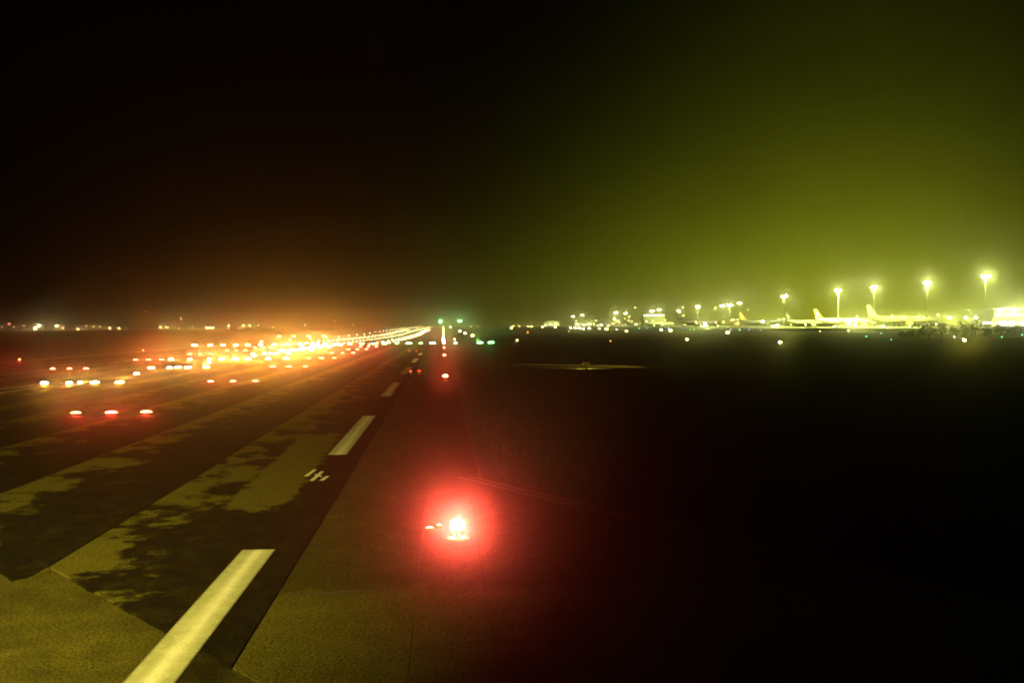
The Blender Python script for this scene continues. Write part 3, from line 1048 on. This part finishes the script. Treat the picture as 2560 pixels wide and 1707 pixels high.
# ------------------------------------------------------------------ low lamps on the apron
kindA = {'w': ('e_yellow', .22, 'small white'), 'W': ('e_flood', .42, 'bright white'), 'p': ('e_pale', .4, 'pale yellow'), 'r': ('e_orange', .5, 'reddish'), 'y': ('e_pale', .25, 'pale yellow'), 'g': ('e_green', 1.1, 'greenish')}
AL = sorted(APRON_LAMPS, key=lambda r: math.atan2(r[0], r[1]))
cntA, totA = {}, {k: sum(1 for r in AL if r[3] == k) for k in kindA}
def ordw(n):
    return nth[n - 1] if n <= len(nth) else f'{n}th'
for x, y, z, k in AL:
    cntA[k] = cntA.get(k, 0) + 1
    lens, r, word = kindA[k]
    onap = x > 212
    base = max(1.0, zr(y) + .25) if onap and y < 2590 else zr(y)
    root = empty('apron_light' if k != 'g' else 'far_light', (x, y, base))
    where = 'on a thin pole over the apron' if k != 'g' else 'on a pole beyond the far runway end'
    ordl = f'{ordw(cntA[k])} of {totA[k]} from the left' if totA[k] > 1 else ('the only one' if k == 'r' else 'on the dark edge below the airliners')
    tag(root, f'{word} lamp {where}, {ordl}'.replace('on a thin pole over the apron', 'over the apron'), 'lamp', f'{word} lamps over the apron' if k != 'g' else 'greenish lamps beyond the runway end')
    h = max(.5, z - base)
    r = r * (.55 + y / 1600)
    bm = new(); lathe(bm, [(.09, 0), (.06, h - r * .5)], 6); mesh_obj('pole', bm, M['steel'], root)
    bm = new(); lathe(bm, [(r * .6, -r * .5), (r * 1.3, -r * .3), (r * 1.3, r * .3), (r * .6, r * .5)], 10); mesh_obj('lamp_head', bm, M[lens], root, (0, 0, h))
    if k in 'Wg' or (k == 'w' and z < 8 and y < 900):
        col = MAST_L if k != 'g' else (0.5, 1.0, .3)
        spot(root, E_LOW * (1.0 if k != 'w' else .5) * (3 if k == 'g' else 1), col, 150, (-.25, -1, -.45), (0, -r * 1.4 - .1, h), blend=.5, rad=.2)

# long bright bar: a lit upper storey
bb = empty('concourse_building', (264, 1506, 1.3))
tag(bb, 'far concourse with one long glowing strip of upper windows', 'building')
bm = new(); box(bm, -13.5, 13.5, 0, 14, 0, 13); mesh_obj('wall', bm, M['wall'], bb)
bm = new(); box(bm, -13.2, 13.2, .2, 13.5, 13, 15.4); mesh_obj('upper_storey', bm, M['wall'], bb)
bm = new(); box(bm, -14, 14, -.5, 14.5, 15.4, 15.8); mesh_obj('roof', bm, M['dark'], bb)
for k in range(9):
    bm = new(); box(bm, -1.38, 1.38, -.05, .12, -.55, .55); mesh_obj('lit_window', bm, M['e_winhi'], bb, (-11.6 + 2.9 * k, 0, 14.2))

# low sheds with glowing doors, added to fill the far band of light
for i, (x, y, wd, h) in enumerate(((222, 1750, 26, 7.0), (252, 1850, 30, 8.0), (236, 2180, 34, 9.0), (196, 2350, 30, 8.0))):
    sh = empty('added_lit_shed', (x, y, AZ(y)))
    tag(sh, f'low lit shed added behind the far airliners, {("nearest", "second nearest", "second farthest", "farthest")[i]} of four', 'building', 'lit sheds added behind the far airliners')
    bm = new(); box(bm, 0, wd, 0, 18, 0, h); mesh_obj('wall', bm, M['wall'], sh)
    bm = new(); prism(bm, [(-.5, h), (wd + .5, h), (wd / 2, h + 2.2)], -.5, 18.5, 'xz'); mesh_obj('roof', bm, M['steel'], sh)
    for k in range(int(wd // 5)):
        bm = new(); box(bm, 0, 3.4, -.1, -.01, 0, 2.6); mesh_obj('added_glow_door', bm, M['e_winhi'] if (k + i) % 2 else M['e_win'], sh, (.8 + 5 * k, 0, .3 + (k % 3) * .8))

# terminal at the right edge of the picture
tb = empty('terminal_building', (288.5, 622, 1.0))
tag(tb, 'brightly lit terminal with long window bands at the right edge', 'building')
bm = new(); box(bm, 0, 70, 1.0, 30, 0, 4.6); mesh_obj('ground_floor_wall', bm, M['wall'], tb)
bm = new(); box(bm, 1.2, 70, 1.5, 30, 4.6, 9.6); mesh_obj('upper_wall', bm, M['wall'], tb)
bm = new(); box(bm, -.8, 71, .2, 31, 9.6, 10.1); mesh_obj('roof', bm, M['steel'], tb)
for k in range(14):
    bm = new(); box(bm, 0, 3.9, 0, .1, 0, 1.9); f = mesh_obj('window', bm, M['e_win'], tb, (1.9 + 4.3 * k, 1.38, 5.5))
    bm = new(); box(bm, -.12, 0, -.06, .1, -.1, 2.0); mesh_obj('window_frame', bm, M['steel'], f)
for k in range(16):
    bm = new(); box(bm, 0, 3.6, 0, .1, 0, 2.3); mesh_obj('shopfront', bm, M['e_winhi'] if k % 3 else M['e_win'], tb, (.2 + 4.0 * k, .88, .6 + (k % 2) * .25))
for k, xx in enumerate((1.8, 9.6, 18, 27, 36)):
    s_ = empty('entrance_light', (288.5 + xx, 618.0, 8.9 + 1.0))
    tag(s_, f'round glaring lamp on the terminal front, {("leftmost", "second from left", "third from left", "fourth from left", "fifth from left")[k]}', 'lamp', 'lamps on the terminal front')
    bm = new(); box(bm, -.05, .05, 0, 5.3, -.1, .1); mesh_obj('arm', bm, M['steel'], s_)
    bm = new(); lathe(bm, [(.3, -.4), (.7, -.2), (.7, .25), (.3, .4)], 12); mesh_obj('lamp_head', bm, M['e_flood'], s_)
    spot(s_, E_LOW * 1.2, MAST_L, 150, (-.2, -1, -.4), (0, -1.0, 0), blend=.5, rad=.2)
# covered walkway leading left of the terminal
cw = empty('boarding_pier', (283.2, 621, 1.0))
tag(cw, 'low glowing boarding pier running left from the terminal', 'building')
bm = new(); box(bm, 0, 5.0, 0, 4, 2.9, 3.1); mesh_obj('roof', bm, M['steel'], cw)
bm = new(); box(bm, 0, 5.0, 1.5, 4, 0, 2.9); mesh_obj('wall', bm, M['wall'], cw)
for k in range(3):
    bm = new(); box(bm, 0, 1.3, 0, .08, 0, .8); mesh_obj('lit_window', bm, M['e_winhi'], cw, (.2 + 1.6 * k, 1.4, 1.9))

# ------------------------------------------------------------------ airliners
def airliner(x, y, L, word, fin_m, body_m, belly_m, lit=True):
    z0 = max(1.0, zr(y) + .25)
    root = empty('airliner', (x, y, z0))
    tag(root, word, 'airliner', 'airliners parked on the apron')
    s = L / 37.5
    r = 2.0 * s
    cz = 3.75 * s
    bm = new()
    n = 20
    st = [(0, .18, .95), (.03, .30, .80), (.08, .50, .55), (.15, .74, .28), (.24, .95, .06), (.30, 1, 0), (.85, 1, 0), (.91, .93, -.05), (.955, .74, -.14), (.985, .42, -.26), (1, .10, -.33)]
    rings = []
    for u, rr, dz in st:
        rings.append([bm.verts.new((u * L, r * rr * math.cos(2 * math.pi * k / n), cz + r * dz + r * 1.02 * rr * math.sin(2 * math.pi * k / n))) for k in range(n)])
    for a, b in zip(rings, rings[1:]):
        for k in range(n):
            f = bm.faces.new((a[k], b[k], b[(k + 1) % n], a[(k + 1) % n]))
            mid = (k + .5) / n
            if math.sin(2 * math.pi * mid) < -.45:
                f.material_index = 1
    bm.faces.new(list(reversed(rings[-1]))); bm.faces.new(rings[0])
    mesh_obj('fuselage', bm, [body_m, belly_m], root, smooth=True)
    fz = cz + r * .9
    bm = new()
    prism(bm, [(.02 * L, fz - .3 * s), (-.028 * L, fz + 6.2 * s), (.018 * L, fz + 6.5 * s), (.125 * L, fz + .9 * s), (.17 * L, fz - .1 * s), (.10 * L, fz - .6 * s)], -.22 * s, .22 * s, 'xz')
    fin = mesh_obj('tail_fin', bm, fin_m, root)
    bm = new()
    prism(bm, [(.035 * L, fz + 1.6 * s), (.012 * L, fz + 4.9 * s), (.032 * L, fz + 4.6 * s), (.07 * L, fz + 1.8 * s)], -.24 * s, -.222 * s, 'xz')
    mesh_obj('fin_emblem', bm, M['white'] if fin_m is not M['white'] else M['cream'], fin)
    for sg in (1, -1):
        bm = new()
        prism(bm, [(.02 * L, sg * .4 * s), (-.005 * L, sg * 6.2 * s), (.028 * L, sg * 6.2 * s), (.10 * L, sg * .9 * s)][::sg], cz + 1.1 * s, cz + 1.35 * s, 'xy')
        mesh_obj('tailplane', bm, body_m, root)
        bm = new()
        pts = [(.37 * L, sg * 1.4 * r / 2), (.33 * L, sg * 16.8 * s), (.37 * L, sg * 16.9 * s), (.50 * L, sg * 6.0 * s), (.60 * L, sg * 1.4 * r / 2)][::sg]
        prism(bm, pts, cz - 1.45 * s, cz - 1.05 * s, 'xy')
        for v in bm.verts:
            v.co.z += max(0, abs(v.co.y) - r) * .09
        wg = mesh_obj('wing', bm, body_m, root)
        bm = new(); prism(bm, [(.33 * L, sg * 16.75 * s), (.372 * L, sg * 16.75 * s), (.345 * L, sg * 17.0 * s)][::sg], cz + .2 * s, cz + 2.0 * s, 'xy'); mesh_obj('winglet', bm, body_m, wg)
        bm = new(); lathe(bm, [(.5 * s, 0), (.95 * s, .8 * s), (1.1 * s, 2.4 * s), (1.02 * s, 3.6 * s), (.85 * s, 3.7 * s)], 12, c=(.50 * L, sg * 5.8 * s, cz - 2.0 * s), axis='x'); mesh_obj('engine', bm, body_m, root)
        bm = new(); lathe(bm, [(.45 * s, -.3 * s), (.45 * s, .3 * s)], 10, c=(.42 * L, sg * 3.6 * s, .5 * s), axis='y'); box(bm, .42 * L - .12 * s, .42 * L + .12 * s, sg * 3.4 * s - .1, sg * 3.4 * s + .1, .6 * s, cz - 1.2 * s); mesh_obj('main_gear', bm, M['rubber'], root)
        bm = new(); box(bm, .955 * L, .975 * L, sg * .42 * r - .02 * sg, sg * .62 * r, cz + .28 * r, cz + .46 * r); mesh_obj('cockpit_window', bm, M['glass'], root)
    bm = new(); lathe(bm, [(.35 * s, -.3 * s), (.35 * s, .3 * s)], 10, c=(.86 * L, 0, .4 * s), axis='y'); box(bm, .86 * L - .1, .86 * L + .1, -.1, .1, .4 * s, cz - r * .9); mesh_obj('nose_gear', bm, M['rubber'], root)
    bm = new()
    for k in range(40):
        xx = L * (.2 + .68 * k / 40)
        for sg in (1, -1):
            yy = sg * r * .965
            box(bm, xx, xx + .26 * s, min(yy, yy + sg * .08), max(yy, yy + sg * .08), cz + .28 * r, cz + .28 * r + .38 * s)
    tag(mesh_obj('cabin_windows', bm, M['e_win'] if lit else M['glass'], root), kind='stuff')
    return root


AIR = [('near airliner with a pale fin, parked nose towards the lit terminal', 'white', 'cream', 'belly'),
       ('airliner with a tall orange fin marked white, behind the near pale-finned one', 'orange', 'cream', 'belly'),
       ('airliner with a dark fin and bright white fuselage, left of the orange-finned one', 'navy', 'white', 'belly'),
       ('dim airliner with a small glowing orange fin, alone left of the dark-finned one', 'orange', 'belly', 'belly'),
       ('low pale airliner under the bright far floodlights', 'navy', 'cream', 'belly'),
       ('small pale airliner below the long bright bar', 'navy', 'white', 'belly'),
       ('small yellowish airliner just right of the second floodlight pair', 'navy', 'cream', 'belly'),
       ('leftmost tiny airliner below the second floodlight pair', 'navy', 'cream', 'belly')]
for (x0, x1, y), (word, fm, bmn, be) in zip(PLANES_RAW, AIR):
    airliner(x0 + 1.2, y, max(36.0, (x1 - x0)), word, M[fm], M[bmn], M[be])

# service vans on the apron
def van(x, y, rz, word, col):
    z0 = max(1.0, zr(y) + .25)
    root = empty('service_van', (x, y, z0), rz)
    tag(root, word, 'van', 'service vans on the apron')
    bm = new(); prism(bm, [(-2.6, .45), (2.3, .45), (2.6, .7), (2.55, 1.2), (1.7, 1.35), (1.1, 2.2), (-2.6, 2.25)], -1.0, 1.0, 'xz'); mesh_obj('body', bm, col, root)
    for wx in (-1.6, 1.6):
        for wy in (-.95, .95):
            bm = new(); lathe(bm, [(.38, -.12), (.38, .12)], 12, c=(wx, wy, .38), axis='y'); mesh_obj('wheel', bm, M['rubber'], root)
    for sg in (-1, 1):
        bm = new(); prism(bm, [(-.2, 1.4), (1.45, 1.4), (1.0, 2.05), (-.2, 2.05)], sg * 1.0 + (.004 if sg > 0 else -.03), sg * 1.0 + (.03 if sg > 0 else -.004), 'xz'); mesh_obj('side_window', bm, M['glass'], root)
        bm = new(); box(bm, 2.56, 2.66, sg * .7 - .2, sg * .7 + .2, .75, 1.0); mesh_obj('headlight', bm, M['e_flood'], root)
    return root


van(232, 700, R(180), 'white service van with headlights on, in front of the near pale-finned airliner', M['white'])
van(252, 905, R(200), 'pale service van between the dim airliner and the dark-finned one', M['cream'])
van(223, 1020, R(170), 'small service van left of the dim airliner with the small orange fin', M['white'])
van(243, 612, R(160), 'dark service van by the bushes at the near end of the apron', M['steel'])

# ------------------------------------------------------------------ bushes at the near end of the apron
def bush(x, y, h, wd, label, seed):
    rnd = random.Random(seed)
    root = empty('bush', (x, y, zr(y) - .08))
    tag(root, label, 'bush', 'bushes in front of the terminal')
    bm = new()
    for k in range(4):
        a = rnd.uniform(0, 6.28)
        lathe(bm, [(.09, 0), (.05, h * .5)], 5, c=(.3 * math.cos(a), .3 * math.sin(a), 0))
    mesh_obj('stems', bm, M['bark'], root)
    bm = new()
    lobes = [(rnd.uniform(-wd * .32, wd * .32), rnd.uniform(-wd * .25, wd * .25), rnd.uniform(.35, .72) * h, rnd.uniform(.26, .4) * h) for _ in range(7)]
    for _ in range(700):
        lx, ly, lz, lr = rnd.choice(lobes)
        v = Vector((rnd.gauss(0, 1), rnd.gauss(0, 1), rnd.gauss(0, 1))).normalized() * lr * rnd.uniform(.55, 1.08)
        p = Vector((lx + v.x * wd / h * .7, ly + v.y, max(.1, lz + v.z)))
        a = Vector((rnd.uniform(-1, 1), rnd.uniform(-1, 1), rnd.uniform(-1, 1))).normalized() * rnd.uniform(.14, .26)
        b = a.orthogonal().normalized() * rnd.uniform(.08, .16)
        bm.faces.new([bm.verts.new(p + q_) for q_ in (a, b, -a, -b)])
    mesh_obj('foliage', bm, M['leaf'], root)


BU = [(116.5, 300, 1.9, 4.0, 'low'), (119.8, 299, 2.9, 4.0, 'rounded'), (123.0, 301, 3.9, 4.4, 'tall pointed'), (126.0, 300, 4.6, 4.0, 'tallest round'), (129.2, 299, 2.9, 3.6, 'low'), (131.8, 300, 4.5, 3.6, 'tall narrow'),
      (134.6, 301, 4.4, 4.0, 'tall broad'), (137.6, 300, 2.7, 4.0, 'low'), (140.8, 299, 3.5, 4.8, 'middling'), (144.8, 300, 3.3, 5.2, 'middling'), (149.2, 301, 3.6, 5.2, 'dense'), (153.6, 300, 3.4, 5.4, 'dense'), (158.4, 299, 3.7, 5.6, 'broad'), (163.5, 300, 3.5, 5.8, 'broad')]
for i, (x, y, h, wd, word) in enumerate(BU):
    bush(x, y, h + .2, wd, f'{word} dark bush below the lit terminal, {ordw(i + 1)} from the left of the row', 40 + i)

# ------------------------------------------------------------------ streak of light on the grass, built as a pale ridge, and its hooded lamp
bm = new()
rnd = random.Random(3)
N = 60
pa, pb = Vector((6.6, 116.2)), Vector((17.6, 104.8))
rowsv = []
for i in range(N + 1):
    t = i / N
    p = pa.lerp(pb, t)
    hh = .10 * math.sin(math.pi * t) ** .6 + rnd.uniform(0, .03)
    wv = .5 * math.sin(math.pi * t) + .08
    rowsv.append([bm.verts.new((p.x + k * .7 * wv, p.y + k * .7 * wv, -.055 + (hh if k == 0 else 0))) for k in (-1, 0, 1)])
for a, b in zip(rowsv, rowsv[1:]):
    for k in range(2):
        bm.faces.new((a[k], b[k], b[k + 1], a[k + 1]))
tag(mesh_obj('light_streak_ridge', bm, M['straw']), 'pale ridge standing for a light streak on the dark grass right of the runway', 'light streak ridge')
hlp = empty('hooded_lamp', (12.0, 101.5, -.05))
tag(hlp, 'small hooded lamp throwing a thin streak of light on the grass', 'lamp')
bm = new(); lathe(bm, [(.12, 0), (.05, .04), (.04, .42)], 8); mesh_obj('post', bm, M['metal'], hlp)
bm = new(); box(bm, -.3, .3, -.12, .2, .42, .6); mesh_obj('hood', bm, M['metal'], hlp)
bm = new(); box(bm, -.25, .25, .205, .22, .44, .54); mesh_obj('lens', bm, M['e_pale'], hlp)
spot(hlp, E_HOOD, YEL_L, 120, (0.15, 1, -.06), (0, .3, .49), blend=.6, rad=.03)

# a dark tussock fringe in the grass beside the pavement (nobody could count the blades)
bm = new()
rnd = random.Random(9)
for _ in range(9000):
    t = rnd.random() ** 2
    y = 17 + 90 * t
    edge = 1.3 if y > 29 else 1.3 + (29.6 - y) * .47
    x = edge + abs(rnd.gauss(0, 1)) * (2.5 + y * .1)
    hgt = rnd.uniform(.05, .16); a = rnd.uniform(0, 6.28); wv = rnd.uniform(.008, .02)
    dx, dy = math.cos(a) * wv, math.sin(a) * wv
    lx, ly = rnd.uniform(-.05, .05), rnd.uniform(-.05, .05)
    bm.faces.new((bm.verts.new((x - dx, y - dy, -.06)), bm.verts.new((x + dx, y + dy, -.06)), bm.verts.new((x + lx, y + ly, -.06 + hgt))))
tag(mesh_obj('grass_tufts', bm, M['grass']), 'dark grass blades growing along the pavement edge', 'grass', kind='stuff')

# ------------------------------------------------------------------ town on the left horizon
bl = [(-700, -665, 11.5, 'broad pale'), (-662, -640, 9.5, 'low'), (-634, -620, 8.4, 'small'), (-612, -592, 8.2, 'flat-roofed'), (-812, -785, 10.5, 'wide'), (-768, -744, 12.0, 'tall'), (-500, -480, 8.2, 'squat'), (-352, -336, 9.0, 'narrow'), (-728, -708, 11.8, 'square')]
for i, (x0, x1, h, wd) in enumerate(sorted(bl)):
    y = 2312
    root = empty('town_building', (x0, y, 2.4))
    tag(root, f'{wd} town building on the left horizon, {ordw(i + 1)} from the left', 'building', 'town buildings on the left horizon')
    bm = new(); box(bm, 0, x1 - x0, 0, 12, 0, h - 3.0); mesh_obj('wall', bm, M['darkwall'], root)
    bm = new(); box(bm, -.4, x1 - x0 + .4, -.4, 12.4, h - 3.0, h - 2.6); mesh_obj('roof', bm, M['dark'], root)
    rnd = random.Random(i)
    for fz_ in range(int((h - 3.2) // 2.6)):
        for k in range(int((x1 - x0 - 1) // 2.6)):
            bm = new(); box(bm, 0, 1.5, 0, .1, 0, 1.4)
            mesh_obj('window', bm, M['e_faint'] if rnd.random() < .8 else M['glass'], root, (.8 + 2.6 * k, -.11, .9 + 2.6 * fz_))
kT = {'r': ('e_townred', .9, 'red'), 'W': ('e_townlamp', 1.6, 'bright yellow-white'), 'w': ('e_townlamp', 1.0, 'yellow'), 'd': ('e_town', 1.2, 'faint'), 'o': ('e_orange', 1.1, 'orange')}
TW = sorted(TOWN_LAMPS, key=lambda r: r[0])
cT, tT = {}, {k: sum(1 for r in TW if r[3] == k) for k in kT}
for x, y, z, k in TW:
    cT[k] = cT.get(k, 0) + 1
    lens, r, word = kT[k]
    root = empty('street_lamp', (x, y, 2.2))
    tag(root, f'{word} town lamp on the left horizon, {ordw(cT[k])} {word} one from left', 'street lamp', f'{word} town lamps')
    h = max(.8, z - 2.2)
    bm = new(); lathe(bm, [(.15, 0), (.1, h - r * .3)], 6); mesh_obj('pole', bm, M['steel'], root)
    bm = new(); lathe(bm, [(r * .7, -r * .5), (r, 0), (r * .7, r * .5)], 8); mesh_obj('lamp_head', bm, M[lens], root, (0, 0, h))

# ------------------------------------------------------------------ haze
bm = new()
box(bm, -1040, 690, -38, 3290, -3.0, 42.0)
hz = bpy.data.materials.new('haze')
hz.use_nodes = True
t = hz.node_tree
t.nodes.clear()
pv = t.nodes.new('ShaderNodeVolumePrincipled')
pv.inputs['Color'].default_value = (0.95, 0.95, 0.93, 1)
pv.inputs['Density'].default_value = HAZE_D
pv.inputs['Anisotropy'].default_value = HAZE_G
om = t.nodes.new('ShaderNodeOutputMaterial')
t.links.new(pv.outputs[0], om.inputs['Volume'])
ho_ = mesh_obj('haze', bm, hz)
tag(ho_, 'thin night haze glowing around the lamps', kind='stuff')
